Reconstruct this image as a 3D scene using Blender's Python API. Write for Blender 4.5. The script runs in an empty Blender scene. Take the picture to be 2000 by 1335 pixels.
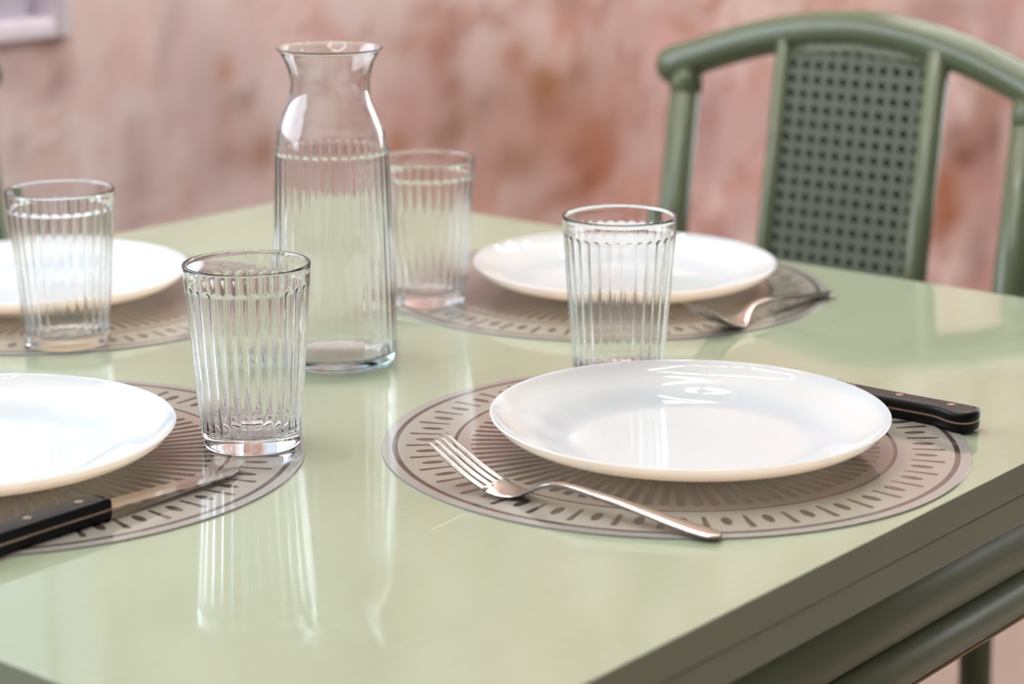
import bpy, bmesh, math, random
import numpy as np
from mathutils import Vector, Matrix
R = math.radians
sc = bpy.context.scene
C = bpy.context.collection

# ---------------------------------------------------------------- camera
TZ = 0.75                                   # height of the table top above the floor
FPX = 4267.92                               # focal length in pixels of the 2000 px wide frame
cam_d = bpy.data.cameras.new('camera')
cam_d.sensor_fit = 'HORIZONTAL'
cam_d.sensor_width = 36.0
cam_d.lens = 36.0 * FPX / 2000.0
cam_d.clip_start = 0.05
cam_d.dof.use_dof = True
cam_d.dof.focus_distance = 1.36
cam_d.dof.aperture_fstop = 5.4
cam_d.dof.aperture_blades = 0
cam = bpy.data.objects.new('camera', cam_d)
C.objects.link(cam)
cam.location = (0, 0, TZ + 0.40069)
_p, _r = R(14.1432), R(-0.1642)
_f = Vector((0, math.cos(_p), -math.sin(_p)))
_r0 = Vector((1, 0, 0)); _u0 = _r0.cross(_f)
_rt = math.cos(_r) * _r0 + math.sin(_r) * _u0
_up = -math.sin(_r) * _r0 + math.cos(_r) * _u0
cam.matrix_world = Matrix(((_rt.x, _up.x, -_f.x, 0), (_rt.y, _up.y, -_f.y, 0), (_rt.z, _up.z, -_f.z, cam.location.z), (0, 0, 0, 1)))
sc.camera = cam

# ---------------------------------------------------------------- room frame: s runs away from the papered wall, t along it
YW = 0.8799
D1 = Vector((math.cos(YW), math.sin(YW), 0))        # along the papered wall (t)
D2 = Vector((math.sin(YW), -math.cos(YW), 0))       # away from it (s)
P0 = Vector((-0.1867, 2.2311, TZ))                  # back corner of the table top
ROOM = Matrix(((D2.x, D1.x, 0, P0.x), (D2.y, D1.y, 0, P0.y), (0, 0, 1, 0), (0, 0, 0, 1)))   # local x = s, y = t, z = height above floor
def room(s, t, z=0.0): return ROOM @ Vector((s, t, z))
RZ = math.atan2(D2.y, D2.x)

# ---------------------------------------------------------------- world, lights, exposure
w = bpy.data.worlds.new('world'); sc.world = w; w.use_nodes = True
w.node_tree.nodes['Background'].inputs[0].default_value = (0.80, 0.88, 1.0, 1)
w.node_tree.nodes['Background'].inputs[1].default_value = 1.0
def area(name, loc, aim, sx, sy, power, color):
    l = bpy.data.lights.new(name, 'AREA'); l.shape = 'RECTANGLE'; l.size = sx; l.size_y = sy
    l.energy = power; l.color = color
    o = bpy.data.objects.new(name, l); C.objects.link(o); o.location = loc
    o.rotation_euler = (Vector(aim) - Vector(loc)).to_track_quat('-Z', 'Y').to_euler()
    return o
# daylight standing in the opening of the window left of the frame
area('window_daylight', room(-0.70, -1.55, 1.58), room(1.5, -1.55, 1.40), 2.40, 1.04, 34.0, (0.82, 0.90, 1.0))
area('far_window_daylight', room(0.75, 3.50, 1.55), room(0.2, 0.3, 1.1), 1.8, 1.5, 38.0, (0.93, 0.97, 1.0))
LAMP = 36.0                                         # emission of the ceiling tubes
SPOT = 60.0                                         # emission of the recessed downlights
sc.view_settings.view_transform = 'Standard'
sc.view_settings.look = 'None'
sc.view_settings.gamma = 1.0
sc.view_settings.use_curve_mapping = False
sc.view_settings.exposure = 0.0
sc.cycles.max_bounces = 16
sc.cycles.transmission_bounces = 14
sc.cycles.glossy_bounces = 6
sc.cycles.diffuse_bounces = 5
sc.cycles.sample_clamp_indirect = 6.0
sc.cycles.use_denoising = True
sc.cycles.caustics_reflective = True
sc.cycles.caustics_refractive = True
sc.cycles.blur_glossy = 0.3

# ---------------------------------------------------------------- helpers
def lin(c):
    return tuple(((x / 255.0) / 12.92 if x / 255.0 <= 0.04045 else ((x / 255.0 + 0.055) / 1.055) ** 2.4) for x in c)
def mat(name, rgb=(200, 200, 200), rough=0.5, metal=0.0, **kw):
    m = bpy.data.materials.new(name); m.use_nodes = True
    b = m.node_tree.nodes['Principled BSDF']
    b.inputs['Base Color'].default_value = (*lin(rgb), 1)
    b.inputs['Roughness'].default_value = rough
    b.inputs['Metallic'].default_value = metal
    for k, v in kw.items():
        b.inputs[k].default_value = v
    return m
def nd(m, t, **kw):
    n = m.node_tree.nodes.new(t)
    for k, v in kw.items(): setattr(n, k, v)
    return n
def lk(m, a, b): m.node_tree.links.new(a, b)
def math_n(m, op, a, b=None, c=None):
    n = nd(m, 'ShaderNodeMath', operation=op)
    for i, v in enumerate((a, b, c)):
        if v is None: continue
        if isinstance(v, (int, float)): n.inputs[i].default_value = v
        else: lk(m, v, n.inputs[i])
    return n.outputs[0]
def obj(name, me, m, parent=None, loc=None, rotz=None, smooth=True):
    if isinstance(me, bmesh.types.BMesh):
        bm = me; me = bpy.data.meshes.new(name)
        bmesh.ops.recalc_face_normals(bm, faces=bm.faces)
        bm.to_mesh(me); bm.free()
    if m is not None and not me.materials: me.materials.append(m)
    if smooth is True:
        me.polygons.foreach_set('use_smooth', [True] * len(me.polygons))
    elif smooth == 'auto':
        me.polygons.foreach_set('use_smooth', [True] * len(me.polygons))
        me.set_sharp_from_angle(angle=R(35))
    o = bpy.data.objects.new(name, me); C.objects.link(o)
    if parent is not None: o.parent = parent
    if loc is not None: o.location = loc
    if rotz is not None: o.rotation_euler = (0, 0, rotz)
    return o
def tag(o, label, cat, group=None):
    o['label'] = label; o['category'] = cat
    if group: o['group'] = group
    return o
def thing(name, label, cat, loc, rotz=0.0, group=None):
    o = bpy.data.objects.new(name, None); C.objects.link(o); o.empty_display_size = 0.05
    o.location = loc; o.rotation_euler = (0, 0, rotz)
    return tag(o, label, cat, group)
def struct(o):
    o['kind'] = 'structure'; return o
def copy_tree(o, loc, rotz, label):
    def rec(a, par):
        c = a.copy(); C.objects.link(c)
        if par is not None:
            c.parent = par; c.matrix_parent_inverse = a.matrix_parent_inverse.copy()
        for ch in [x for x in C.objects if x.parent is a]: rec(ch, c)
        return c
    r = rec(o, None); r.location = loc; r.rotation_euler = (0, 0, rotz); r['label'] = label
    return r
def add_box(bm, x0, x1, y0, y1, z0, z1, bev=0.0, seg=2):
    vs = [bm.verts.new(p) for p in ((x0,y0,z0),(x1,y0,z0),(x1,y1,z0),(x0,y1,z0),(x0,y0,z1),(x1,y0,z1),(x1,y1,z1),(x0,y1,z1))]
    fs = [bm.faces.new([vs[i] for i in f]) for f in ((0,3,2,1),(4,5,6,7),(0,1,5,4),(1,2,6,5),(2,3,7,6),(3,0,4,7))]
    if bev:
        es = list({e for f in fs for e in f.edges})
        bmesh.ops.bevel(bm, geom=es, offset=bev, segments=seg, affect='EDGES', profile=0.5)
    return bm
def add_tube(bm, pts, rad, n=20, cap=True, round_end=False, squash=1.0):
    """sweep a circle along pts (list of Vector), rad a number or list"""
    pts = [Vector(p) for p in pts]
    if not isinstance(rad, (list, tuple)): rad = [rad] * len(pts)
    if round_end:
        d0 = (pts[0] - pts[1]).normalized(); d1 = (pts[-1] - pts[-2]).normalized()
        a, ra = pts[0], rad[0]; b, rb = pts[-1], rad[-1]
        pre = [(a + d0 * ra * math.sin(q), ra * math.cos(q)) for q in (1.5, 1.2, 0.8, 0.4)]
        post = [(b + d1 * rb * math.sin(q), rb * math.cos(q)) for q in (0.4, 0.8, 1.2, 1.5)]
        pts = [p for p, _ in pre] + pts + [p for p, _ in post]
        rad = [q for _, q in pre] + list(rad) + [q for _, q in post]
    rings = []; up = None
    for i, p in enumerate(pts):
        tg = (pts[min(i + 1, len(pts) - 1)] - pts[max(i - 1, 0)]).normalized()
        if up is None:
            up = Vector((0, 0, 1)) if abs(tg.z) < 0.9 else Vector((0, 1, 0))
        sd = tg.cross(up).normalized(); up = sd.cross(tg).normalized()
        rings.append([bm.verts.new(p + (sd * math.cos(2 * math.pi * k / n) + up * squash * math.sin(2 * math.pi * k / n)) * rad[i]) for k in range(n)])
    for a, b in zip(rings[:-1], rings[1:]):
        for k in range(n):
            bm.faces.new((a[k], a[(k + 1) % n], b[(k + 1) % n], b[k]))
    if cap:
        bm.faces.new(rings[0][::-1]); bm.faces.new(rings[-1])
    return bm
def lathe_mesh(name, prof, n, mod=None):
    """prof: list of (r, z); first and last at r=0.  mod(i, theta, r, z) -> r"""
    vs = [(0, 0, prof[0][1])]; rows = []
    th = [2 * math.pi * k / n for k in range(n)]
    for i, (r, z) in enumerate(prof[1:-1]):
        rows.append(len(vs))
        for t in th:
            rr = mod(i + 1, t, r, z) if mod else r
            vs.append((rr * math.cos(t), rr * math.sin(t), z))
    vs.append((0, 0, prof[-1][1])); fs = []
    for k in range(n): fs.append((0, rows[0] + (k + 1) % n, rows[0] + k))
    for a, b in zip(rows[:-1], rows[1:]):
        for k in range(n): fs.append((a + k, a + (k + 1) % n, b + (k + 1) % n, b + k))
    for k in range(n): fs.append((rows[-1] + k, rows[-1] + (k + 1) % n, len(vs) - 1))
    me = bpy.data.meshes.new(name); me.from_pydata(vs, [], fs); me.update()
    return me
def spline(pts, n):
    """Catmull-Rom through tuples"""
    pts = [np.array(p, float) for p in pts]; P = [2 * pts[0] - pts[1]] + pts + [2 * pts[-1] - pts[-2]]; out = []
    for i in range(1, len(P) - 2):
        for k in range(n):
            u = k / n; a, b, c, d = P[i - 1:i + 3]
            out.append(0.5 * (2 * b + (c - a) * u + (2 * a - 5 * b + 4 * c - d) * u * u + (3 * b - 3 * c + d - a) * u ** 3))
    out.append(pts[-1]); return [tuple(float(v) for v in q) for q in out]

# ---------------------------------------------------------------- materials
def paint_material(name, rgb, rough, grain):
    """sage lacquer over wood: faint brush and grain lines running along the local y axis"""
    m = mat(name, rgb, rough)
    m.node_tree.nodes['Principled BSDF'].inputs['Specular IOR Level'].default_value = 0.5
    b = m.node_tree.nodes['Principled BSDF']
    tc = nd(m, 'ShaderNodeTexCoord'); mp = nd(m, 'ShaderNodeMapping')
    mp.inputs['Scale'].default_value = (260, 7, 260) if grain else (25, 25, 6)
    lk(m, tc.outputs['Object'], mp.inputs['Vector'])
    n = nd(m, 'ShaderNodeTexNoise'); n.inputs['Scale'].default_value = 1.0; n.inputs['Detail'].default_value = 3
    lk(m, mp.outputs[0], n.inputs['Vector'])
    n2 = nd(m, 'ShaderNodeTexNoise'); n2.inputs['Scale'].default_value = 4.5; n2.inputs['Detail'].default_value = 2
    lk(m, tc.outputs['Object'], n2.inputs['Vector'])
    mx = nd(m, 'ShaderNodeMix', data_type='RGBA')
    c = lin(rgb)
    mx.inputs[6].default_value = (c[0] * 0.88, c[1] * 0.90, c[2] * 0.85, 1)
    mx.inputs[7].default_value = (min(c[0] * 1.06, 1), min(c[1] * 1.05, 1), min(c[2] * 1.08, 1), 1)
    s = math_n(m, 'ADD', math_n(m, 'MULTIPLY', n.outputs['Fac'], 0.5), math_n(m, 'MULTIPLY', n2.outputs['Fac'], 0.5))
    lk(m, s, mx.inputs[0]); lk(m, mx.outputs[2], b.inputs['Base Color'])
    bp = nd(m, 'ShaderNodeBump'); bp.inputs['Strength'].default_value = 0.035 if grain else 0.12
    bp.inputs['Distance'].default_value = 0.0008
    lk(m, n.outputs['Fac'], bp.inputs['Height']); lk(m, bp.outputs[0], b.inputs['Normal'])
    return m
SAGE = (164, 173, 148)
m_table = paint_material('sage_table_lacquer', SAGE, 0.035, True)
m_chair = paint_material('sage_cane_lacquer', (96, 105, 80), 0.16, False)
m_cane = mat('sage_cane_weave', (112, 119, 104), 0.45)
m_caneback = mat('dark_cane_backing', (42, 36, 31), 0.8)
m_edge = mat('raw_wood_edge', (190, 160, 125), 0.5)
m_white = mat('white_ceiling_paint', (232, 230, 226), 0.8)
m_wallpaint = mat('pale_wall_paint', (176, 174, 172), 0.8)
m_darkwall = mat('added_dark_panel_paint', (112, 114, 116), 0.8)  # for the added panels that darken the unseen lower walls
m_frame = mat('lavender_white_frame_paint', (240, 230, 240), 0.45)
m_slat = mat('lavender_grey_slat_paint', (206, 198, 212), 0.55)
m_lamp = bpy.data.materials.new('lit_tube'); m_lamp.use_nodes = True
def emis(m, col, st):
    nt = m.node_tree; nt.nodes.clear()
    e = nt.nodes.new('ShaderNodeEmission'); o = nt.nodes.new('ShaderNodeOutputMaterial')
    e.inputs[0].default_value = (*col, 1); e.inputs[1].default_value = st; nt.links.new(e.outputs[0], o.inputs[0])
emis(m_lamp, (1.0, 0.985, 0.95), LAMP)
m_spot = bpy.data.materials.new('lit_downlight'); m_spot.use_nodes = True
emis(m_spot, (1.0, 0.95, 0.88), SPOT)
m_steel = mat('brushed_steel', (172, 163, 158), 0.17, 1.0)
m_blade = mat('polished_blade_steel', (190, 182, 176), 0.14, 1.0)
m_handle = mat('black_knife_plastic', (8, 8, 11), 0.34)
m_handle.node_tree.nodes['Principled BSDF'].inputs['Specular IOR Level'].default_value = 0.22
m_tang = mat('steel_tang', (170, 150, 140), 0.35, 1.0)
def glass_material(name, tint, dens):
    m = bpy.data.materials.new(name); m.use_nodes = True
    b = m.node_tree.nodes['Principled BSDF']
    b.inputs['Base Color'].default_value = (1, 1, 1, 1); b.inputs['Roughness'].default_value = 0.0
    b.inputs['IOR'].default_value = 1.5; b.inputs['Transmission Weight'].default_value = 1.0
    if dens:
        v = nd(m, 'ShaderNodeVolumeAbsorption'); v.inputs['Color'].default_value = (*tint, 1); v.inputs['Density'].default_value = dens
        lk(m, v.outputs[0], m.node_tree.nodes['Material Output'].inputs['Volume'])
    return m
m_glass = glass_material('clear_tumbler_glass', (1, 1, 1), 0)
m_carafe = glass_material('pale_aqua_carafe_glass', (0.30, 0.82, 0.92), 6.5)
# opal glass of the plates: glossy skin over a body that lets warm light through
m_plate = mat('white_opal_glass', (238, 232, 226), 0.04)
_b = m_plate.node_tree.nodes['Principled BSDF']
_b.inputs['Subsurface Weight'].default_value = 1.0
_b.inputs['Subsurface Radius'].default_value = (1.0, 0.73, 0.52)
_b.inputs['Subsurface Scale'].default_value = 0.016

def placemat_material():
    m = mat('printed_placemat', (190, 178, 168), 0.09)
    b = m.node_tree.nodes['Principled BSDF']
    tc = nd(m, 'ShaderNodeTexCoord'); sp = nd(m, 'ShaderNodeSeparateXYZ'); lk(m, tc.outputs['Object'], sp.inputs[0])
    x, y = sp.outputs[0], sp.outputs[1]
    M = lambda op, a, b_=None, c=None: math_n(m, op, a, b_, c)
    r = M('SQRT', M('ADD', M('MULTIPLY', x, x), M('MULTIPLY', y, y)))
    ang = M('MULTIPLY', M('ADD', M('ARCTAN2', y, x), math.pi), 80 / (2 * math.pi))
    cell = M('FLOOR', ang); u = M('SUBTRACT', M('SUBTRACT', ang, cell), 0.5)
    par = M('MODULO', cell, 2.0)                                  # 0 rod, 1 oval
    arc = M('MULTIPLY', M('MULTIPLY', u, r), 2 * math.pi / 80)    # metres off the cell's axis
    aarc = M('ABSOLUTE', arc)
    def soft(v, e=0.0003):                                        # 1 where v < 0
        return M('MINIMUM', M('MAXIMUM', M('MULTIPLY', M('ADD', M('MULTIPLY', v, -1.0), e), 1 / (2 * e)), 0.0), 1.0)
    def band(lo, hi):
        mid, hw = (lo + hi) / 2, (hi - lo) / 2
        return soft(M('SUBTRACT', M('ABSOLUTE', M('SUBTRACT', r, mid)), hw))
    def capsule(lo, hi, w0, w1):                                  # rounded bar, half width w0 at lo .. w1 at hi
        over = M('MAXIMUM', M('MAXIMUM', M('SUBTRACT', r, hi - w1), M('SUBTRACT', lo + w0, r)), 0.0)
        d = M('SQRT', M('ADD', M('MULTIPLY', over, over), M('MULTIPLY', aarc, aarc)))
        wd = M('ADD', M('MULTIPLY', M('SUBTRACT', r, lo), (w1 - w0) / (hi - lo)), w0)
        return soft(M('SUBTRACT', d, wd))
    rod = M('MULTIPLY', capsule(0.1485, 0.1695, 0.0012, 0.0021), M('SUBTRACT', 1.0, par))
    ex = M('DIVIDE', aarc, 0.0030); er = M('DIVIDE', M('SUBTRACT', r, 0.1570), 0.0070)
    oval = M('MULTIPLY', soft(M('SUBTRACT', M('SQRT', M('ADD', M('MULTIPLY', ex, ex), M('MULTIPLY', er, er))), 1.0), 0.08), par)
    ray = capsule(0.060, 0.1290, 0.0010, 0.0028)
    rings = M('ADD', band(0.1748, 0.1782), band(0.1372, 0.1396))
    ink = M('MINIMUM', M('ADD', M('ADD', rod, oval), M('ADD', ray, rings)), 1.0)
    zone = M('SUBTRACT', 1.0, soft(M('SUBTRACT', r, 0.1384)))     # outside the inner ring
    rim = M('SUBTRACT', 1.0, soft(M('SUBTRACT', r, 0.1765)))      # clear border
    c1 = nd(m, 'ShaderNodeMix', data_type='RGBA'); c1.inputs[6].default_value = (*lin((152, 140, 131)), 1); c1.inputs[7].default_value = (*lin((156, 152, 142)), 1)  # inner zone pinker: warm reflection of the plates put into the colour
    lk(m, zone, c1.inputs[0])
    c2 = nd(m, 'ShaderNodeMix', data_type='RGBA'); c2.inputs[7].default_value = (*lin((154, 151, 146)), 1)
    lk(m, rim, c2.inputs[0]); lk(m, c1.outputs[2], c2.inputs[6])
    c3 = nd(m, 'ShaderNodeMix', data_type='RGBA'); c3.inputs[7].default_value = (*lin((74, 62, 57)), 1)
    lk(m, ink, c3.inputs[0]); lk(m, c2.outputs[2], c3.inputs[6])
    lk(m, c3.outputs[2], b.inputs['Base Color'])
    return m
m_mat = placemat_material()

# ---------------------------------------------------------------- the room
S0, S1, T0, T1, ZC = -0.60, 3.30, -3.10, 3.60, 2.62     # walls in the room frame, ceiling height
WIN = (-2.80, 0.13, TZ + 0.13, TZ + 1.40)               # window opening in the papered wall: t0, t1, z0, z1
BLOBS = [
    (0.131,0.095,0.018,0.016,0,178,138,125,0.8), (0.139,0.054,0.018,0.013,0,172,135,125,0.8), (0.069,0.064,0.023,0.019,0,180,148,142,0.6), (0.221,0.076,0.013,0.006,0,190,155,145,0.5),
    (0.424,0.036,0.011,0.015,0,178,125,95,0.8), (0.447,-0.01,0.012,0.01,0,150,125,110,0.85), (0.418,-0.025,0.011,0.012,0,175,130,110,0.6), (0.378,0.02,0.056,0.061,0,186,155,145,0.6),
    (0.483,-0.076,0.022,0.021,0,160,115,90,0.85), (0.42,-0.082,0.033,0.014,0,165,130,118,0.7), (0.253,-0.067,0.03,0.04,0,175,145,135,0.6), (0.259,-0.109,0.022,0.017,0,170,135,125,0.5),
    (0.343,-0.124,0.02,0.021,0,180,140,125,0.6), (0.067,-0.017,0.009,0.016,0,178,150,142,0.5), (0.253,-0.145,0.035,0.008,0,170,130,120,0.6), (0.324,0.099,0.014,0.053,-25,186,158,148,0.6),
    (0.411,-0.074,0.086,0.077,0,185,152,142,0.5), (0.814,0.088,0.02,0.01,0,180,130,108,0.7), (0.785,0.046,0.022,0.015,0,175,130,105,0.6), (0.858,0.028,0.029,0.019,0,165,115,95,0.8),
    (0.881,-0.032,0.021,0.019,0,158,115,95,0.8), (0.88,-0.094,0.026,0.02,0,145,108,85,0.9), (0.845,-0.11,0.029,0.016,0,155,118,100,0.8), (0.748,-0.098,0.017,0.015,0,165,110,75,0.9),
    (0.817,-0.041,0.105,0.084,0,180,140,128,0.6), (1.027,0.001,0.025,0.028,0,172,120,95,0.8), (0.952,-0.059,0.024,0.016,0,160,125,108,0.7), (1.002,-0.073,0.063,0.032,0,175,135,118,0.6),
    (1.1,-0.059,0.023,0.023,0,150,95,50,0.95), (1.13,-0.041,0.04,0.016,0,165,115,85,0.7), (1.123,-0.098,0.033,0.015,0,158,108,85,0.85), (1.196,-0.044,0.02,0.01,0,150,115,95,0.8),
    (1.163,-0.078,0.082,0.058,0,175,128,108,0.7), (1.02,-0.159,0.058,0.02,0,160,120,98,0.7), (1.02,-0.18,0.025,0.016,0,155,110,85,0.6), (1.177,-0.146,0.083,0.034,0,178,125,102,0.7),
    (1.184,-0.176,0.019,0.012,0,150,95,70,0.8), (1.238,-0.166,0.042,0.026,0,165,105,75,0.8), (1.225,-0.216,0.021,0.015,0,150,88,55,0.9), (1.253,-0.198,0.028,0.034,0,165,105,75,0.8),
    (1.17,-0.229,0.034,0.013,0,155,105,80,0.8), (1.137,-0.241,0.04,0.008,0,160,115,95,0.6), (1.084,-0.159,0.218,0.116,0,180,140,125,0.5), (1.058,-0.255,0.161,0.017,0,180,130,110,0.5),
    (1.162,0.068,0.029,0.011,0,170,125,108,0.7), (1.216,0.062,0.069,0.016,0,178,140,128,0.6), (1.497,0.01,0.049,0.007,-18,185,130,100,0.8), (1.428,0.028,0.075,0.01,0,190,150,130,0.6),
    (1.573,0.046,0.035,0.007,0,160,90,50,0.8), (1.391,-0.287,0.018,0.027,0,180,125,100,0.7), (1.557,-0.192,0.024,0.037,0,170,130,120,0.5), (1.539,-0.127,0.096,0.054,0,185,150,142,0.5),
    (2.41,-0.034,0.177,0.026,0,165,130,118,0.7), (2.661,-0.096,0.047,0.033,0,160,125,120,0.5), (2.516,-0.347,0.057,0.028,0,120,72,55,0.95), (2.627,-0.317,0.035,0.039,0,140,98,82,0.8),
    (2.478,-0.293,0.056,0.02,0,150,108,88,0.7), (2.45,-0.457,0.063,0.039,0,150,85,45,0.95), (2.433,-0.401,0.045,0.033,0,165,100,65,0.8), (2.651,-0.215,0.059,0.033,0,170,125,95,0.7),
    (2.594,-0.22,0.047,0.066,0,155,115,100,0.5), (2.596,-0.574,0.036,0.069,0,150,115,105,0.6), (2.649,-0.414,0.072,0.068,0,165,120,108,0.5), (1.926,-0.121,0.111,0.058,0,165,120,100,0.6),
]

def wall_print():
    """papered wall: a fine grid whose colour attribute carries the flat printed pattern of rust and brown cloudy patches"""
    st = 0.015
    ts = sorted(set([round(T0 + i * 0.05, 4) for i in range(int((-0.25 - T0) / 0.05))] + [round(-0.25 + i * st, 4) for i in range(int((T1 + 0.25) / st))] + [WIN[0], WIN[1], T1, T0]))
    zs = sorted(set([0.0, ZC, WIN[2], WIN[3]] + [round(i * 0.016, 4) for i in range(1, 66)] + [round(1.06 + i * 0.05, 4) for i in range(31)]))
    t, z = np.meshgrid(np.array(ts), np.array(zs), indexing='xy'); nt, nz = len(ts), len(zs)
    rng = np.random.RandomState(4)
    def wob(sc_, n=9):
        o = np.zeros_like(t)
        for i in range(n):
            a = rng.uniform(0, 2 * np.pi); k = sc_ * rng.uniform(0.6, 2.2)
            o += np.sin(k * (t * np.cos(a) + z * np.sin(a)) + rng.uniform(0, 6.28)) / np.sqrt(n)
        return o
    wt, wz = wob(38) * 0.008, wob(38) * 0.007
    col = np.zeros(t.shape + (3,))
    f = np.clip((t - 0.35) / 1.0, 0, 1)[..., None]
    base = np.array(lin((192, 177, 167))) * (1 - f) + np.array(lin((181, 149, 138))) * f
    col[:] = base
    big = 0.5 + 0.5 * wob(6); col *= (1 + 0.05 * (big - 0.5))[..., None]
    bl = list(BLOBS)
    for i in range(260):                                # the same print goes on over the rest of the wall
        tt, zz = rng.uniform(T0, T1), rng.uniform(0.0, ZC)
        if -0.05 < tt < 2.9 and TZ - 0.30 - 0.18 * tt < zz < TZ + 0.2: continue
        q = rng.rand(); rr = rng.uniform(0.015, 0.06)
        c = [(178, 138, 120), (165, 112, 82), (150, 108, 86), (186, 152, 140)][rng.randint(4)]
        bl.append((tt, zz - TZ, rr * rng.uniform(.7, 2.0), rr * rng.uniform(.7, 2.0), 0, *c, rng.uniform(.4, .85)))
    def vnoise(x, y, seed):
        q = np.random.RandomState(seed).rand(64, 64); xi, yi = np.floor(x).astype(int), np.floor(y).astype(int)
        fx, fy = x - xi, y - yi; fx = fx * fx * (3 - 2 * fx); fy = fy * fy * (3 - 2 * fy)
        g = lambda i, j: q[(xi + i) % 64, (yi + j) % 64]
        return (g(0, 0) * (1 - fx) + g(1, 0) * fx) * (1 - fy) + (g(0, 1) * (1 - fx) + g(1, 1) * fx) * fy
    def fbm(x, y, seed): return sum(vnoise(x * 2 ** k, y * 2 ** k, seed + k) * 0.5 ** (k + 1) for k in range(4)) / 0.9375
    # slanting cloudy veins of the print: pink, rust and brown
    u_, v_ = t * 0.8 + (z - TZ) * 0.5 + wt * 3, (z - TZ) - t * 0.35 + wz * 3
    dens = np.clip((t - 0.25) / 0.45, 0.45, 1.2) * np.where(t > 1.75, 0.85, 1)
    for sd_, fr, lo_, hi_, c_, am in ((11, 7.0, .47, .66, (186, 142, 130), .75), (23, 13.0, .52, .68, (172, 118, 94), .65), (37, 20.0, .56, .70, (146, 104, 86), .6), (51, 9.0, .50, .66, (206, 186, 172), .45)):
        f_ = np.clip((fbm(u_ * fr, v_ * fr * 1.3, sd_) - lo_) / (hi_ - lo_), 0, 1); f_ = np.minimum(f_ * f_ * (3 - 2 * f_) * am * dens, 0.95)[..., None]
        col[:] = col * (1 - f_) + np.array(lin(c_)) * f_
    for (bt, bz, rt, rz, an, r_, g_, b_, a_) in sorted(bl, key=lambda q: -q[2] * q[3]):
        dt, dz = t + wt - bt, z + wz - (TZ + bz)
        ca, sa = math.cos(R(an)), math.sin(R(an)); x = (dt * ca + dz * sa) / (rt * 1.45); y = (-dt * sa + dz * ca) / (rz * 1.45)
        wgt = (np.exp(-(x * x + y * y)) * min(1.0, a_ * 1.2))[..., None]
        col[:] = col * (1 - wgt) + np.array(lin((r_, g_, b_))) * 0.72 * wgt
    vs = [tuple(room(S0, float(a), float(b))) for a, b in zip(t.ravel(), z.ravel())]
    tl, zl = t.ravel(), z.ravel(); fs = []
    for j in range(nz - 1):
        for i in range(nt - 1):
            a = j * nt + i
            tm, zm = (tl[a] + tl[a + 1]) / 2, (zl[a] + zl[a + nt]) / 2
            if WIN[0] < tm < WIN[1] and WIN[2] < zm < WIN[3]: continue
            fs.append((a, a + nt, a + nt + 1, a + 1))
    me = bpy.data.meshes.new('wall_back'); me.from_pydata(vs, [], fs); me.update()
    at = me.color_attributes.new('print', 'FLOAT_COLOR', 'POINT')
    at.data.foreach_set('color', np.concatenate([np.clip(col * np.array([1.54, 1.61, 1.78]), 0, 1), np.ones(t.shape + (1,))], -1).ravel())
    m = mat('printed_wallpaper', (190, 160, 150), 0.75)
    b = m.node_tree.nodes['Principled BSDF']
    ca_ = nd(m, 'ShaderNodeVertexColor'); ca_.layer_name = 'print'
    tc = nd(m, 'ShaderNodeTexCoord'); mp = nd(m, 'ShaderNodeMapping'); mp.inputs['Scale'].default_value = (26, 26, 4)
    lk(m, tc.outputs['Object'], mp.inputs[0])
    n = nd(m, 'ShaderNodeTexNoise'); n.inputs['Scale'].default_value = 1.0; n.inputs['Detail'].default_value = 4; lk(m, mp.outputs[0], n.inputs['Vector'])
    mr = nd(m, 'ShaderNodeMapRange'); mr.inputs[1].default_value = 0.3; mr.inputs[2].default_value = 0.7; mr.inputs[3].default_value = 0.95; mr.inputs[4].default_value = 1.05
    lk(m, n.outputs['Fac'], mr.inputs[0])
    vm = nd(m, 'ShaderNodeVectorMath', operation='SCALE'); lk(m, ca_.outputs[0], vm.inputs[0]); lk(m, mr.outputs[0], vm.inputs['Scale'])
    lk(m, vm.outputs[0], b.inputs['Base Color'])
    o = obj('wall_back', me, m, smooth=False)
    sd = o.modifiers.new('thickness', 'SOLIDIFY'); sd.thickness = 0.08; sd.offset = 1.0
    return struct(o)
wall_print()
def slab(name, s0, s1, t0, t1, z0, z1, m):
    bm = bmesh.new(); add_box(bm, s0, s1, t0, t1, z0, z1); bm.transform(Matrix.Translation((0, 0, 0)))
    o = obj(name, bm, m, smooth=False); o.matrix_world = Matrix.Translation((P0.x, P0.y, 0)) @ Matrix.Rotation(RZ, 4, 'Z')
    return struct(o)
m_floor = mat('rose_beige_floor', (190, 165, 152), 0.35)
def _floor_nodes():
    b = m_floor.node_tree.nodes['Principled BSDF']; tc = nd(m_floor, 'ShaderNodeTexCoord')
    n = nd(m_floor, 'ShaderNodeTexNoise'); n.inputs['Scale'].default_value = 3.0; n.inputs['Detail'].default_value = 5
    lk(m_floor, tc.outputs['Object'], n.inputs['Vector'])
    mx = nd(m_floor, 'ShaderNodeMix', data_type='RGBA'); mx.inputs[6].default_value = (*lin((160, 140, 130)), 1); mx.inputs[7].default_value = (*lin((176, 158, 148)), 1)
    lk(m_floor, n.outputs['Fac'], mx.inputs[0]); lk(m_floor, mx.outputs[2], b.inputs['Base Color'])
_floor_nodes()
slab('floor', S0 - 0.1, S1 + 0.1, T0 - 0.1, T1 + 0.1, -0.08, 0.0, m_floor)
slab('ceiling', S0 - 0.1, S1 + 0.1, T0 - 0.1, T1 + 0.1, ZC, ZC + 0.08, m_white)
slab('wall_front', S1, S1 + 0.08, T0 - 0.08, T1 + 0.08, 0, ZC, m_wallpaint)
slab('wall_left', S0, S1, T0 - 0.08, T0, 0, ZC, m_wallpaint)
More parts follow.
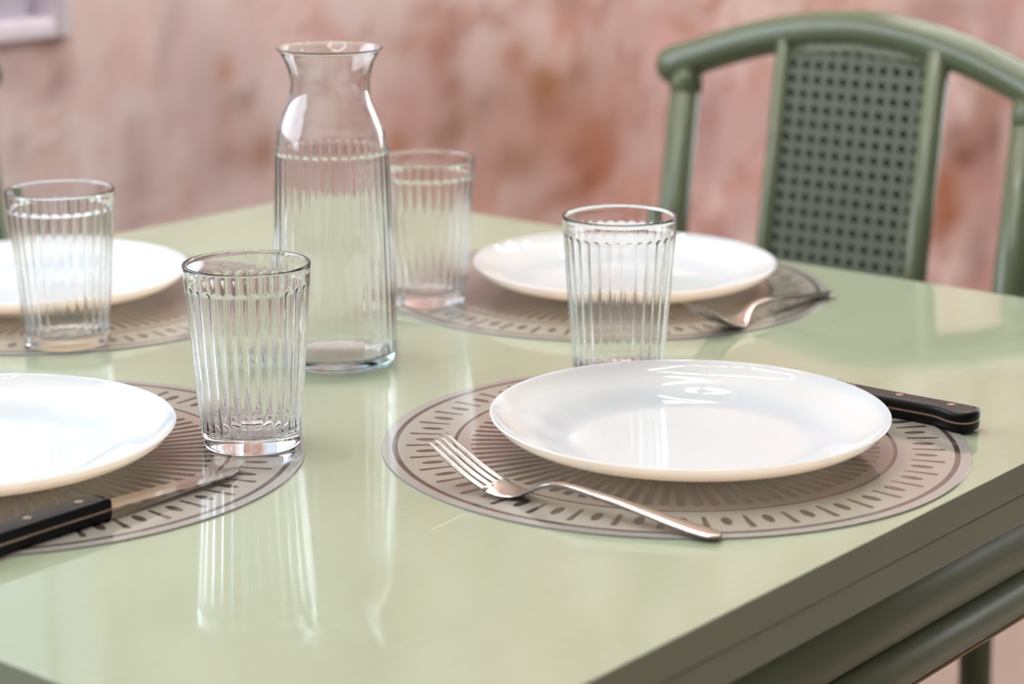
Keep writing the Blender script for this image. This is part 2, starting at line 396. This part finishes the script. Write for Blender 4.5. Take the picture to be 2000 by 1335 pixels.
slab('added_dark_panel_1', S1 - 0.02, S1, T0, T1, 0, 1.85, m_darkwall)  # unseen dark panel, added to keep low light off the table sides
slab('added_dark_panel_2', S0 + 0.03, S1 - 0.02, T0, T0 + 0.02, 0, 1.85, m_darkwall)  # same added panel on the unseen left wall
slab('wall_right', S0, S1, T1, T1 + 0.08, 0, ZC, m_wallpaint)
slab('baseboard_back', S0, S0 + 0.015, T0, T1, 0, 0.07, m_frame)

# window whose lower right corner shows at the top left of the photograph
win = bpy.data.objects.new('window_1', None); C.objects.link(win); struct(win)
win.matrix_world = Matrix.Translation((P0.x, P0.y, 0)) @ Matrix.Rotation(RZ, 4, 'Z')
t0, t1, z0, z1 = WIN
def wbox(name, a, b_, c, d, e, f, m, bev=0.003):
    bm = bmesh.new(); add_box(bm, a, b_, c, d, e, f, bev); return obj(name, bm, m, win, smooth='auto')
fo = 0.022
wbox('casing', S0 - 0.06, S0 + 0.010, t1 - 0.002, t1 + fo, z0 - fo, z1 + fo, m_frame)
wbox('casing', S0 - 0.06, S0 + 0.010, t0 - fo, t0 + 0.002, z0 - fo, z1 + fo, m_frame)
wbox('casing', S0 - 0.06, S0 + 0.010, t0 + 0.002, t1 - 0.002, z0 - fo, z0 + 0.002, m_frame)
wbox('casing', S0 - 0.06, S0 + 0.010, t0 + 0.002, t1 - 0.002, z1 - 0.002, z1 + fo, m_frame)
nsl = 50; zt = z0 + 0.12
for i in range(nsl):
    a = t0 + 0.002 + (t1 - t0 - 0.03) * i / nsl; b_ = t0 + 0.002 + (t1 - t0 - 0.03) * (i + 1) / nsl
    wbox('slat', S0 - 0.03, S0 - 0.012 + 0.004 * (i % 2), a + 0.003, b_ - 0.003, z0 + 0.002, zt, m_slat, 0.004)
wbox('slat_backing', S0 - 0.045, S0 - 0.031, t0 + 0.002, t1 - 0.002, z0 + 0.002, zt, m_slat, 0.0)
wbox('shutter_rail', S0 - 0.045, S0 + 0.002, t0 + 0.002, t1 - 0.002, zt, zt + 0.03, m_frame)

# hexagonal tube lamps and round downlights on the ceiling
m_mount = mat('white_lamp_body', (235, 235, 232), 0.4)
def hex_lamp(cs, ct, label, rad=0.40, drop=0.16, turn=0.0):
    t = thing('hexagon_lamp', label, 'lamp', room(cs, ct, ZC - drop), turn, 'hexagonal ceiling tube lamps')
    v = [Vector((rad * math.cos(R(60 * k)), rad * math.sin(R(60 * k)), 0)) for k in range(6)]
    for k in range(6):
        a, b_ = v[k], v[(k + 1) % 6]; d = (b_ - a).normalized()
        bm = bmesh.new(); add_tube(bm, [a + d * 0.025, b_ - d * 0.025], 0.013, 12); obj('lit_tube', bm, m_lamp, t)
        bm = bmesh.new(); add_tube(bm, [a - d * 0.0, a + (v[k] * 0.0) + d * 0.022], 0.014, 12); obj('corner_joint', bm, m_mount, t)
    for k in (0, 2, 4):
        bm = bmesh.new(); add_tube(bm, [v[k] + Vector((0, 0, 0.012)), v[k] + Vector((0, 0, drop))], 0.002, 6); obj('hanging_wire', bm, m_mount, t)
    return t
hx = [(0.62, -1.17, 0.46, 'lit hexagonal tube lamp above the near left corner of the table'), (0.22, -0.12, 0.50, 'lit hexagonal tube lamp above the back of the table'),
      (0.15, 1.05, 0.45, 'added hexagonal tube lamp beyond the cane chair, brightening the wall'), (0.15, 2.15, 0.45, 'added hexagonal tube lamp nearest the far window, brightening the wall')]  # these two are added to throw more light on the papered wall
for a, b_, rr, lb in hx: hex_lamp(a, b_, lb, rr)
m_ring = mat('white_downlight_ring', (238, 238, 236), 0.4)
for i, (a, b_) in enumerate([(1.75, 0.7), (1.75, -1.5), (-0.15, 1.0), (1.3, 1.9)]):
    t = thing('downlight', 'small round recessed downlight in the ceiling, ' + ['near the front wall side, right of the lamps', 'front wall side, left of the lamps', 'close to the papered wall', 'farthest right'][i], 'downlight', room(a, b_, ZC), RZ, 'recessed ceiling downlights')
    bm = bmesh.new(); bmesh.ops.create_cone(bm, cap_ends=True, segments=28, radius1=0.042, radius2=0.042, depth=0.006, matrix=Matrix.Translation((0, 0, -0.007))); obj('diffuser', bm, m_spot, t, smooth='auto')
    bm = bmesh.new(); bmesh.ops.create_cone(bm, cap_ends=True, segments=28, radius1=0.055, radius2=0.060, depth=0.004, matrix=Matrix.Translation((0, 0, -0.002))); obj('trim_ring', bm, m_ring, t, smooth='auto')

# ---------------------------------------------------------------- the table
TS, TT = 0.9906, 1.0065
tab = thing('dining_table', 'square sage green lacquered dining table with double-layer edge and round rails', 'table', room(TS / 2, -TT / 2, 0), RZ)
def trel(s, t, z): return Vector((s - TS / 2, t + TT / 2, z))
bm = bmesh.new(); add_box(bm, -TS / 2, TS / 2, -TT / 2, TT / 2, TZ - 0.0200, TZ, 0.0006, 2); obj('tabletop', bm, m_table, tab, smooth=False)
bm = bmesh.new(); add_box(bm, -TS / 2 + .0008, TS / 2 - .0008, -TT / 2 + .0008, TT / 2 - .0008, TZ - 0.0410, TZ - 0.0206, 0.0016, 3); obj('lower_leaf', bm, m_table, tab, smooth=False)
m_rail = paint_material('sage_rail_lacquer', (138, 146, 118), 0.42, False)
for (sx, sy, ax) in ((1, 0, 1), (-1, 0, 1), (0, 1, 0), (0, -1, 0)):
    for nm, rd, zc, rec in (('upper_rail', 0.0230, -0.0925, 0.062), ('lower_rail', 0.0145, -0.1300, 0.0535)):
        if ax: p = [Vector((sx * (TS / 2 - rec), -TT / 2 + rec, TZ + zc)), Vector((sx * (TS / 2 - rec), TT / 2 - rec, TZ + zc))]
        else: p = [Vector((-TS / 2 + rec, sy * (TT / 2 - rec), TZ + zc)), Vector((TS / 2 - rec, sy * (TT / 2 - rec), TZ + zc))]
        bm = bmesh.new(); add_tube(bm, p, rd, 28); obj(nm, bm, m_rail, tab)
bm = bmesh.new(); add_box(bm, TS / 2 - 0.0560, TS / 2 - 0.0460, -TT / 2 + .08, TT / 2 - .08, TZ - 0.1457, TZ - 0.1441); obj('edge_strip', bm, m_edge, tab, smooth=False)
bm = bmesh.new(); add_box(bm, -TS / 2 + .095, TS / 2 - .095, -TT / 2 + .095, TT / 2 - .095, TZ - 0.075, TZ - 0.0412); obj('under_frame', bm, m_rail, tab, smooth=False)
for a in (-1, 1):
    for b_ in (-1, 1):
        bm = bmesh.new(); add_tube(bm, [Vector((a * (TS / 2 - .078), b_ * (TT / 2 - .078), 0)), Vector((a * (TS / 2 - .078), b_ * (TT / 2 - .078), TZ - 0.0415))], 0.030, 28); obj('leg', bm, m_rail, tab, smooth='auto')

# ---------------------------------------------------------------- chairs: painted cane frame, arched top rail, woven splat
def make_chair(label, loc, rz):
    t = thing('cane_chair', label, 'chair', loc, rz, 'sage green cane chairs round the table')
    RC = Matrix.Translation((0, 0, TZ)) @ Matrix.Rotation(R(-8), 4, 'X')      # back plane: x, depth, h -> chair space
    def bk(x, y, h): return RC @ Vector((x, y, h))
    top = lambda x: 0.170 - 0.046 * (abs(x) / 0.2) ** 1.8
    # arched top rail with rounded ends
    xs = [-0.216 + 0.432 * i / 36 for i in range(37)]
    bm = bmesh.new(); add_tube(bm, [bk(x, 0.012 * (1 - (x / .216) ** 2), top(x)) for x in xs], [0.0195 + 0.0022 * max(0.0, (abs(x) - 0.185) / 0.031) for x in xs], 28, round_end=True); obj('top_rail', bm, m_chair, t)
    for s in (-1, 1):
        bm = bmesh.new(); add_tube(bm, [bk(s * 0.2, 0, -0.335), bk(s * 0.2, 0, top(0.2) - 0.005)], 0.0170, 24); obj('back_post', bm, m_chair, t)
        bm = bmesh.new(); add_tube(bm, [bk(s * 0.2, 0, top(0.2) - 0.034), bk(s * 0.2, 0, top(0.2) - 0.030), bk(s * 0.2, 0, top(0.2) - 0.020), bk(s * 0.2, 0, top(.2) - .016)], [0.0171, 0.0177, 0.0177, 0.0172], 24); obj('joint_binding', bm, m_chair, t)
        a = bk(s * 0.2, 0, -0.33)
        bm = bmesh.new(); add_tube(bm, [Vector((a.x, a.y + 0.045, 0)), Vector((a.x, a.y + 0.012, 0.2)), a], [0.015, 0.0165, 0.0168], 20); obj('rear_leg', bm, m_chair, t, smooth='auto')
        bm = bmesh.new(); add_tube(bm, [Vector((s * 0.178, -0.44, 0)), Vector((s * 0.178, -0.44, 0.425))], [0.018, 0.0200], 20); obj('front_leg', bm, m_chair, t, smooth='auto')
        bm = bmesh.new(); add_tube(bm, [Vector((s * 0.178, -0.44, 0.16)), Vector((s * 0.2, -0.04, 0.16))], 0.011, 16); obj('stretcher', bm, m_chair, t)
        bm = bmesh.new(); add_tube(bm, [bk(0.007 + s * 0.089, 0, -0.325), bk(0.007 + s * 0.089, 0, top(0.087) - 0.006)], 0.0085 if s < 0 else 0.0125, 20); obj('splat_post', bm, m_chair, t)
    bm = bmesh.new(); add_tube(bm, [Vector((-0.178, -0.44, 0.20)), Vector((0.178, -0.44, 0.20))], 0.011, 16); obj('stretcher', bm, m_chair, t)
    # seat
    bm = bmesh.new()
    ring = [Vector((x, y, 0.435)) for x, y in ((-.21, -.04), (-.215, -.2), (-.215, -.40), (-.19, -.452), (-.12, -.462), (0, -.465), (.12, -.462), (.19, -.452), (.215, -.40), (.215, -.2), (.21, -.04))]
    add_tube(bm, ring, 0.017, 20); add_tube(bm, [Vector((-.21, -.04, .435)), Vector((.21, -.04, .435))], 0.016, 20); obj('seat_frame', bm, m_chair, t)
    bm = bmesh.new(); add_box(bm, -0.203, 0.203, -0.452, -0.045, 0.434, 0.450, 0.006); obj('seat', bm, m_cane, t, smooth='auto')
    # woven splat
    W, H0, H1, p = 0.0825, -0.30, 0.152, 0.0150
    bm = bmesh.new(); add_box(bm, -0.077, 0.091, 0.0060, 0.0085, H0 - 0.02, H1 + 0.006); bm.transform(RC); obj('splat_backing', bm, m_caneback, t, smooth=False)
    bm = bmesh.new()
    def strand(a, b_, wd, y):
        d = Vector((b_[0] - a[0], 0, b_[1] - a[1])); L = d.length
        if L < 0.004: return
        d /= L; q = Vector((-d.z, 0, d.x)) * wd / 2
        A, B = Vector((a[0], y, a[1])), Vector((b_[0], y, b_[1])); th = Vector((0, 0.0004, 0))
        vs = [bm.verts.new(v) for v in (A - q, A + q, B + q, B - q, A - q * .4 - th, A + q * .4 - th, B + q * .4 - th, B - q * .4 - th)]
        for f in ((4, 5, 6, 7), (0, 1, 5, 4), (2, 3, 7, 6), (1, 2, 6, 5), (3, 0, 4, 7)): bm.faces.new([vs[i] for i in f])
    nx = 11; nz = int((H1 - H0) / p)
    for i in range(nx + 1):
        x = -W + p * i
        for o in (-0.0018, 0.0018): strand((x + o, H0), (x + o, H1), 0.0029, 0.0)
    for j in range(nz + 1):
        z = H1 - p * j
        for o in (-0.0018, 0.0018): strand((-W, z + o), (W, z + o), 0.0029, 0.0008)
    for k in range(-nz - 1, nx + nz + 2):
        for sg in (1, -1):
            pts = []
            # x = -W + u, z = H1 - v ; line u + sg*v' = k*p
            u0, u1 = 0, 2 * W
            f = (lambda u: ((k + .5) * p - u)) if sg == 1 else (lambda u: (u - (k + .5) * p))
            v0, v1 = f(u0), f(u1); Hh = nz * p
            lo, hi = 0.0, 1.0
            dv = v1 - v0
            for bound, side in ((0.0, 1), (Hh, -1)):
                if abs(dv) < 1e-9: continue
                tt_ = (bound - v0) / dv
                if (dv > 0) == (side == 1): lo = max(lo, tt_)
                else: hi = min(hi, tt_)
            if lo < hi: strand((-W + 2 * W * lo, H1 - (v0 + dv * lo)), (-W + 2 * W * hi, H1 - (v0 + dv * hi)), 0.0022, -0.0008 if sg == 1 else -0.0014)
    bm.transform(RC @ Matrix.Translation((0.007, 0, 0))); o = obj('cane_weave', bm, m_cane, t, smooth=False); o['kind'] = 'stuff'
    # slim rail under the top rail that holds the weave, and one at the seat
    bm = bmesh.new(); add_tube(bm, [bk(x, 0.003, top(x) - 0.021) for x in (-0.075, -0.05, 0, 0.05, 0.09)], 0.0055, 14); obj('splat_rail', bm, m_chair, t)
    bm = bmesh.new(); add_tube(bm, [bk(-0.08, 0, -0.31), bk(0.08, 0, -0.31)], 0.009, 14); obj('splat_rail', bm, m_chair, t)
    return t
chair = make_chair('sage green cane chair with arched top rail and woven splat, behind the table', room(0.425, 0.300, 0), RZ)
copy_tree(chair, room(-0.30, -0.409, 0), RZ + math.pi / 2, 'green cane chair of which only a slim post shows at the left edge')

# ---------------------------------------------------------------- placemats
MT = 0.0010
def disc_mesh(name, r, h, n=160):
    bm = bmesh.new()
    bmesh.ops.create_cone(bm, cap_ends=True, segments=n, radius1=r, radius2=r - 0.0002, depth=h, matrix=Matrix.Translation((0, 0, h / 2)))
    me = bpy.data.meshes.new(name); bm.to_mesh(me); bm.free(); return me
mm = disc_mesh('placemat', 0.185, MT); mm.materials.append(m_mat)
MATS = [((0.1024, 1.3269), 'round taupe printed placemat in front right, under the plate with the fork', 0.0),
        ((-0.3138, 1.2985), 'round taupe printed placemat at front left, under the black-handled knife', 2.0),
        ((0.0766, 1.7729), 'round taupe printed placemat at back right, nearest the cane chair', 1.0),
        ((-0.3692, 1.7378), 'round taupe printed placemat at back left, mostly hidden by plate and tumbler', 3.0)]
for (x, y), lb, a in MATS:
    o = obj('placemat', mm, None, None, (x, y, TZ + 0.0001), a, smooth=False)
    tag(o, lb, 'placemat', 'round printed placemats')

# ---------------------------------------------------------------- plates
prof = [(0, 0.0005), (0.060, 0.0005), (0.066, 0.0001), (0.071, 0.0004)]
prof += spline([(0.071, 0.0004), (0.085, 0.0046), (0.100, 0.0094), (0.113, 0.0133), (0.1195, 0.0172), (0.1240, 0.0226)], 6)[1:]
prof += [(0.1249, 0.0234), (0.1250, 0.0240), (0.1245, 0.0245), (0.1236, 0.0244)]
prof += spline([(0.1236, 0.0244), (0.1190, 0.0208), (0.112, 0.0172), (0.100, 0.0132), (0.089, 0.0088), (0.079, 0.0058), (0.068, 0.0046), (0.045, 0.0041), (0.02, 0.0040)], 6)[1:] + [(0, 0.0040)]
pm = lathe_mesh('plate', prof, 128); pm.materials.append(m_plate)
PL = [((0.1107, 1.3140), 'white coupe plate in front right with the fork beside it'),
      ((-0.3315, 1.2825), 'white plate cut by the left edge, beside the black-handled knife'),
      ((0.0930, 1.7652), 'white plate at back right, behind the tumbler, before the cane chair'),
      ((-0.3883, 1.7375), 'white plate at back left behind a tumbler')]
for (x, y), lb in PL:
    o = obj('dinner_plate', pm, None, None, (x, y, TZ + MT + 0.0002))
    tag(o, lb, 'plate', 'white dinner plates')

# ---------------------------------------------------------------- ribbed tumblers and carafe (ribs on the inner face)
def ribbed(name, outer, inner, n_rib, depth, z_lo, z_hi, fade, per=8):
    """outer, inner: (r, z) lists, outer from the base centre up, inner from the rim down to the floor centre"""
    n = n_rib * per; prof = outer + inner; k0 = len(outer)
    def mod(i, th, r, z):
        if i < k0 or z < z_lo - 0.001 or z > z_hi or r < 0.01: return r
        u = (th * n_rib / (2 * math.pi)) % 1.0; x = abs(2 * u - 1)                # 0 on the rib's crown, 1 in the groove
        q = max(0.0, (z - (z_hi - fade)) / fade)
        e = 1 - x * x - q * q
        lo = min(1.0, max(0.0, (z - z_lo + 0.001) / 0.004))
        return r - depth * max(0.0, min(1.0, e * 1.0)) * lo
    return lathe_mesh(name, prof, n, mod)
GH = 0.1169
def tumbler_mesh():
    # rim radius 0.0399, base radius 0.0305
    ro = lambda z: 0.0312 + (0.0399 - 0.0312) * ((z - 0.004) / (GH - 0.004)) ** 0.92
    outer = [(0, 0.0012), (0.020, 0.0010), (0.026, 0.0004), (0.0285, 0.0), (0.0298, 0.0005), (0.0306, 0.0018), (0.0311, 0.0038)]
    outer += [(ro(0.006 + (GH - 0.0075) * i / 16), 0.006 + (GH - 0.0075) * i / 16) for i in range(17)]
    outer += [(0.03988, GH - 0.0009), (0.03955, GH - 0.0003), (0.0390, GH)]
    ri = lambda z: ro(z) - 0.0022 - 0.0010 * (1 - (z / GH))
    zs = [GH - 0.0003, GH - 0.001, GH - 0.004, GH - 0.009] + [GH - 0.0118 - 0.0006 * i for i in range(10)]
    zs += [zs[-1] - (zs[-1] - 0.016) * (i + 1) / 16 for i in range(16)]
    inner = [(0.0384, GH), (0.0379, GH - 0.0003), (0.0376, GH - 0.0009)] + [(ri(z), z) for z in zs[2:]]
    inner += [(0.0288, 0.0125), (0.0275, 0.0108), (0.0250, 0.0098), (0.018, 0.0092), (0.008, 0.0090), (0, 0.0090)]
    return ribbed('tumbler', outer, inner, 30, 0.0009, 0.011, GH - 0.0122, 0.0040, 8)
tm = tumbler_mesh(); tm.materials.append(m_glass)
GL = [((-0.1645, 1.3258), MT, 'clear ribbed tumbler nearest the camera, on the placemat with the knife', 0.02),
      ((-0.3325, 1.5869), MT, 'clear ribbed tumbler at far left, before the back left plate', 0.1),
      ((-0.0685, 1.7230), MT, 'clear ribbed tumbler farthest back, just right of the carafe', 0.05),
      ((0.0744, 1.4800), MT, 'clear ribbed tumbler standing behind the front right plate', 0.13)]
for (x, y), z, lb, a in GL:
    o = obj('ribbed_tumbler', tm, None, None, (x, y, TZ + z + 0.0002), a)
    tag(o, lb, 'tumbler', 'clear ribbed tumblers')
CH = 0.2266
co = [(0, 0.0030), (0.022, 0.0026), (0.036, 0.0008), (0.0395, 0.0), (0.0420, 0.0006), (0.0436, 0.0022), (0.0443, 0.0048), (0.0445, 0.0080)]
co += spline([(0.0445, 0.0080), (0.0440, 0.045), (0.0430, 0.085), (0.0418, 0.120), (0.0409, 0.148), (0.0403, 0.158), (0.0384, 0.1685), (0.0345, 0.1790), (0.0302, 0.1890), (0.0284, 0.1985), (0.0288, 0.2070), (0.0312, 0.2160), (0.0352, 0.2235), (0.0372, 0.2257)], 5)[1:]
co += [(0.0376, 0.2262), (0.0375, 0.2266)]
ci = [(0.0368, 0.22665), (0.0360, 0.2258)]
ci += spline([(0.0360, 0.2258), (0.0334, 0.2225), (0.0296, 0.2155), (0.0271, 0.2070), (0.0267, 0.1985), (0.0285, 0.1890), (0.0327, 0.1785), (0.0365, 0.1682), (0.0384, 0.1580)], 5)[1:]
ci += [(0.0386 + 0.0003 * i / 16, 0.156 - 0.0006 * i) for i in range(17)]
ci += [(0.0389 + (0.0424 - 0.0389) * i / 14, 0.1440 - (0.1440 - 0.0105) * i / 14) for i in range(1, 15)]
ci += [(0.0415, 0.0082), (0.0390, 0.0072), (0.033, 0.0068), (0.020, 0.0072), (0.008, 0.0076), (0, 0.0076)]
cm = ribbed('carafe', co, ci, 36, 0.0004, 0.0100, 0.1550, 0.0040, 8); cm.materials.append(m_carafe)
o = obj('ribbed_carafe', cm, None, None, (-0.1276, 1.5372, TZ + 0.0002), 0.04)
tag(o, 'tall ribbed clear glass carafe with flared lip in the middle of the table', 'carafe')

# ---------------------------------------------------------------- forks
def loft(bm, rows):
    """rows: list of (s, z, half width, half thickness); super-elliptic cross sections, closed"""
    n = 16; rings = []
    for s, z, hw, ht in rows:
        ring = []
        for k in range(n):
            a = 2 * math.pi * k / n; c, d = math.cos(a), math.sin(a)
            ring.append(bm.verts.new((s, math.copysign(abs(c) ** 0.75, c) * hw, z + math.copysign(abs(d) ** 0.75, d) * ht)))
        rings.append(ring)
    for a, b_ in zip(rings[:-1], rings[1:]):
        for k in range(n): bm.faces.new((a[k], a[(k + 1) % n], b_[(k + 1) % n], b_[k]))
    bm.faces.new(rings[0][::-1]); bm.faces.new(rings[-1])
FZ = [(0.0, 0.0270), (0.010, 0.0205), (0.020, 0.0146), (0.032, 0.0085), (0.044, 0.0042), (0.054, 0.0024), (0.062, 0.0034), (0.070, 0.0072), (0.079, 0.0112), (0.092, 0.0128), (0.115, 0.0112), (0.140, 0.0080), (0.165, 0.0046), (0.182, 0.0028), (0.192, 0.0020)]
def fz(s):
    for a, b_ in zip(FZ[:-1], FZ[1:]):
        if s <= b_[0]:
            u = (s - a[0]) / (b_[0] - a[0]); return a[1] + (b_[1] - a[1]) * u
    return FZ[-1][1]
_zs = spline(FZ, 5)
def fzs(s): return float(np.interp(s, [q[0] for q in _zs], [q[1] for q in _zs]))
def make_fork(label, tip, end):
    tip, end = Vector((*tip, 0)), Vector((*end, 0)); d = (end - tip).normalized()
    t = thing('fork', label, 'fork', Vector((tip.x, tip.y, TZ + MT)), math.atan2(d.y, d.x), 'steel forks')
    wd = [(0.040, 0.0121), (0.046, 0.0120), (0.052, 0.0112), (0.058, 0.0092), (0.064, 0.0068), (0.070, 0.0048), (0.078, 0.0036), (0.092, 0.0033), (0.115, 0.0042), (0.140, 0.0055), (0.165, 0.0068), (0.182, 0.0073), (0.188, 0.0066), (0.1915, 0.0045), (0.1930, 0.0015)]
    bm = bmesh.new()
    ss = [0.0405 + (0.193 - 0.0405) * i / 60 for i in range(61)]
    loft(bm, [(s, fzs(min(s, .192)), float(np.interp(s, [q[0] for q in wd], [q[1] for q in wd])), float(np.interp(s, [0.04, .06, .08, .11, .19], [.0009, .0011, .0019, .0016, .0012]))) for s in ss])
    obj('handle', bm, m_steel, t, smooth='auto')
    for k in range(4):
        y0 = (-1.5 + k) * 0.0065
        bm = bmesh.new(); rows = []
        n = 14; rings = []
        for i in range(n + 1):
            s = 0.0435 * i / n; tp = min(1.0, 0.45 + 0.55 * i / 4); hw = (0.0020 + 0.0006 * (i / n)) * tp; ht = 0.0009 * tp
            yy = y0 * (0.94 + 0.06 * i / n); z = fzs(s)
            rings.append([bm.verts.new((s, yy + a * hw, z + b_ * ht)) for a, b_ in ((-1, -.5), (-.6, -1), (.6, -1), (1, -.5), (1, .5), (.6, 1), (-.6, 1), (-1, .5))])
        for a, b_ in zip(rings[:-1], rings[1:]):
            for q in range(8): bm.faces.new((a[q], a[(q + 1) % 8], b_[(q + 1) % 8], b_[q]))
        bm.faces.new(rings[0][::-1]); bm.faces.new(rings[-1]); obj('tine', bm, m_steel, t)
    return t
make_fork('shiny steel fork lying tines up left of the front right plate', (-0.0447, 1.2480), (0.1111, 1.1409))
make_fork('steel fork on the back right placemat, handle end pointing to the cane chair', (0.1365, 1.5915), (0.2590, 1.7391))

# ---------------------------------------------------------------- steak knives: black scales on a full tang
def outline_solid(bm, top, bot, z0, z1, bev=0.0):
    """plan outline given by top edge y(x) and bottom edge y(x) point lists, extruded z0..z1"""
    pts = top + bot[::-1]
    f = bm.faces.new([bm.verts.new((x, y, z0)) for x, y in pts])
    g = bmesh.ops.extrude_face_region(bm, geom=[f]); vs = [v for v in g['geom'] if isinstance(v, bmesh.types.BMVert)]
    bmesh.ops.translate(bm, verts=vs, vec=(0, 0, z1 - z0))
    if bev:
        hi = [e for e in bm.edges if all(abs(v.co.z - z1) < 1e-7 for v in e.verts)] if bev > 0 else [e for e in bm.edges if all(abs(v.co.z - z0) < 1e-7 for v in e.verts)]
        bmesh.ops.bevel(bm, geom=hi, offset=abs(bev), segments=4, affect='EDGES', profile=0.6)
def make_knife(label, butt, direction, side):
    """butt: end of the handle; direction: towards the tip; side: +1 / -1 puts the cutting edge left / right of it"""
    d = Vector((*direction, 0)).normalized()
    t = thing('steak_knife', label, 'knife', Vector((butt[0], butt[1], TZ + MT)), math.atan2(d.y, d.x), 'black-handled steak knives')
    k = side
    spine = spline([(0.0, -0.0010), (0.0016, -0.0062), (0.006, -0.0092), (0.03, -0.0094), (0.07, -0.0086), (0.108, -0.0086), (0.111, -0.0070)], 4)
    edge = spline([(0.0, 0.0050), (0.002, 0.0105), (0.008, 0.0136), (0.016, 0.0128), (0.026, 0.0088), (0.04, 0.0080), (0.07, 0.0092), (0.1, 0.0096), (0.108, 0.0092), (0.111, 0.0070)], 4)
    sp = [(x, y * k) for x, y in spine]; ed = [(x, y * k) for x, y in edge]
    for nm, a, b_, m, bv in (('handle_scale', 0.0003, 0.0064, m_handle, -0.0036), ('tang', 0.00642, 0.00768, m_tang, 0), ('handle_scale', 0.0077, 0.0140, m_handle, 0.0036)):
        bm = bmesh.new(); outline_solid(bm, sp, ed, a, b_, bv); obj(nm, bm, m, t, smooth='auto')
    for x in (0.020, 0.058, 0.094):
        bm = bmesh.new(); bmesh.ops.create_cone(bm, cap_ends=True, segments=20, radius1=0.0026, radius2=0.0025, depth=0.0010, matrix=Matrix.Translation((x, -0.0008 * k, 0.0138))); obj('rivet', bm, m_tang, t, smooth='auto')
    # blade: flat back, bevelled down to the edge
    bm = bmesh.new(); prev = None
    for i in range(25):
        u = i / 24; x = 0.107 + 0.118 * u
        ys = -0.0082 + 0.0000 * u + (0.0135 * max(0, (u - 0.72) / 0.28) ** 2.0); ye = 0.0085 - 0.0012 * u - 0.0020 * max(0, (u - 0.8) / 0.2) ** 2
        if u > 0.985: ys = ye - 0.0006
        th = 0.00065 * (1 - 0.5 * u); ym = ys + (ye - ys) * 0.45; zc = 0.0069 - 0.0042 * u
        ring = [bm.verts.new((x, y * k, z)) for y, z in ((ys, zc + th), (ym, zc + th), (ye, zc), (ym, zc - th), (ys, zc - th))]
        if prev:
            for q in range(5): bm.faces.new((prev[q], prev[(q + 1) % 5], ring[(q + 1) % 5], ring[q]))
        else: bm.faces.new(ring[::-1])
        prev = ring
    bm.faces.new(prev); obj('blade', bm, m_blade, t, smooth=False)
    return t
d1, d2 = (D1.x, D1.y), (D2.x, D2.y)
make_knife('black-handled steak knife in front of the left-edge plate, blade reaching the nearest tumbler', (-0.2330 - 0.111 * D1.x + .0, 1.1800 - 0.111 * D1.y), d1, 1)
make_knife('black-handled knife sticking out behind the front right plate, over the placemat edge', (0.2990, 1.3480), (-d2[0], -d2[1]), 1)
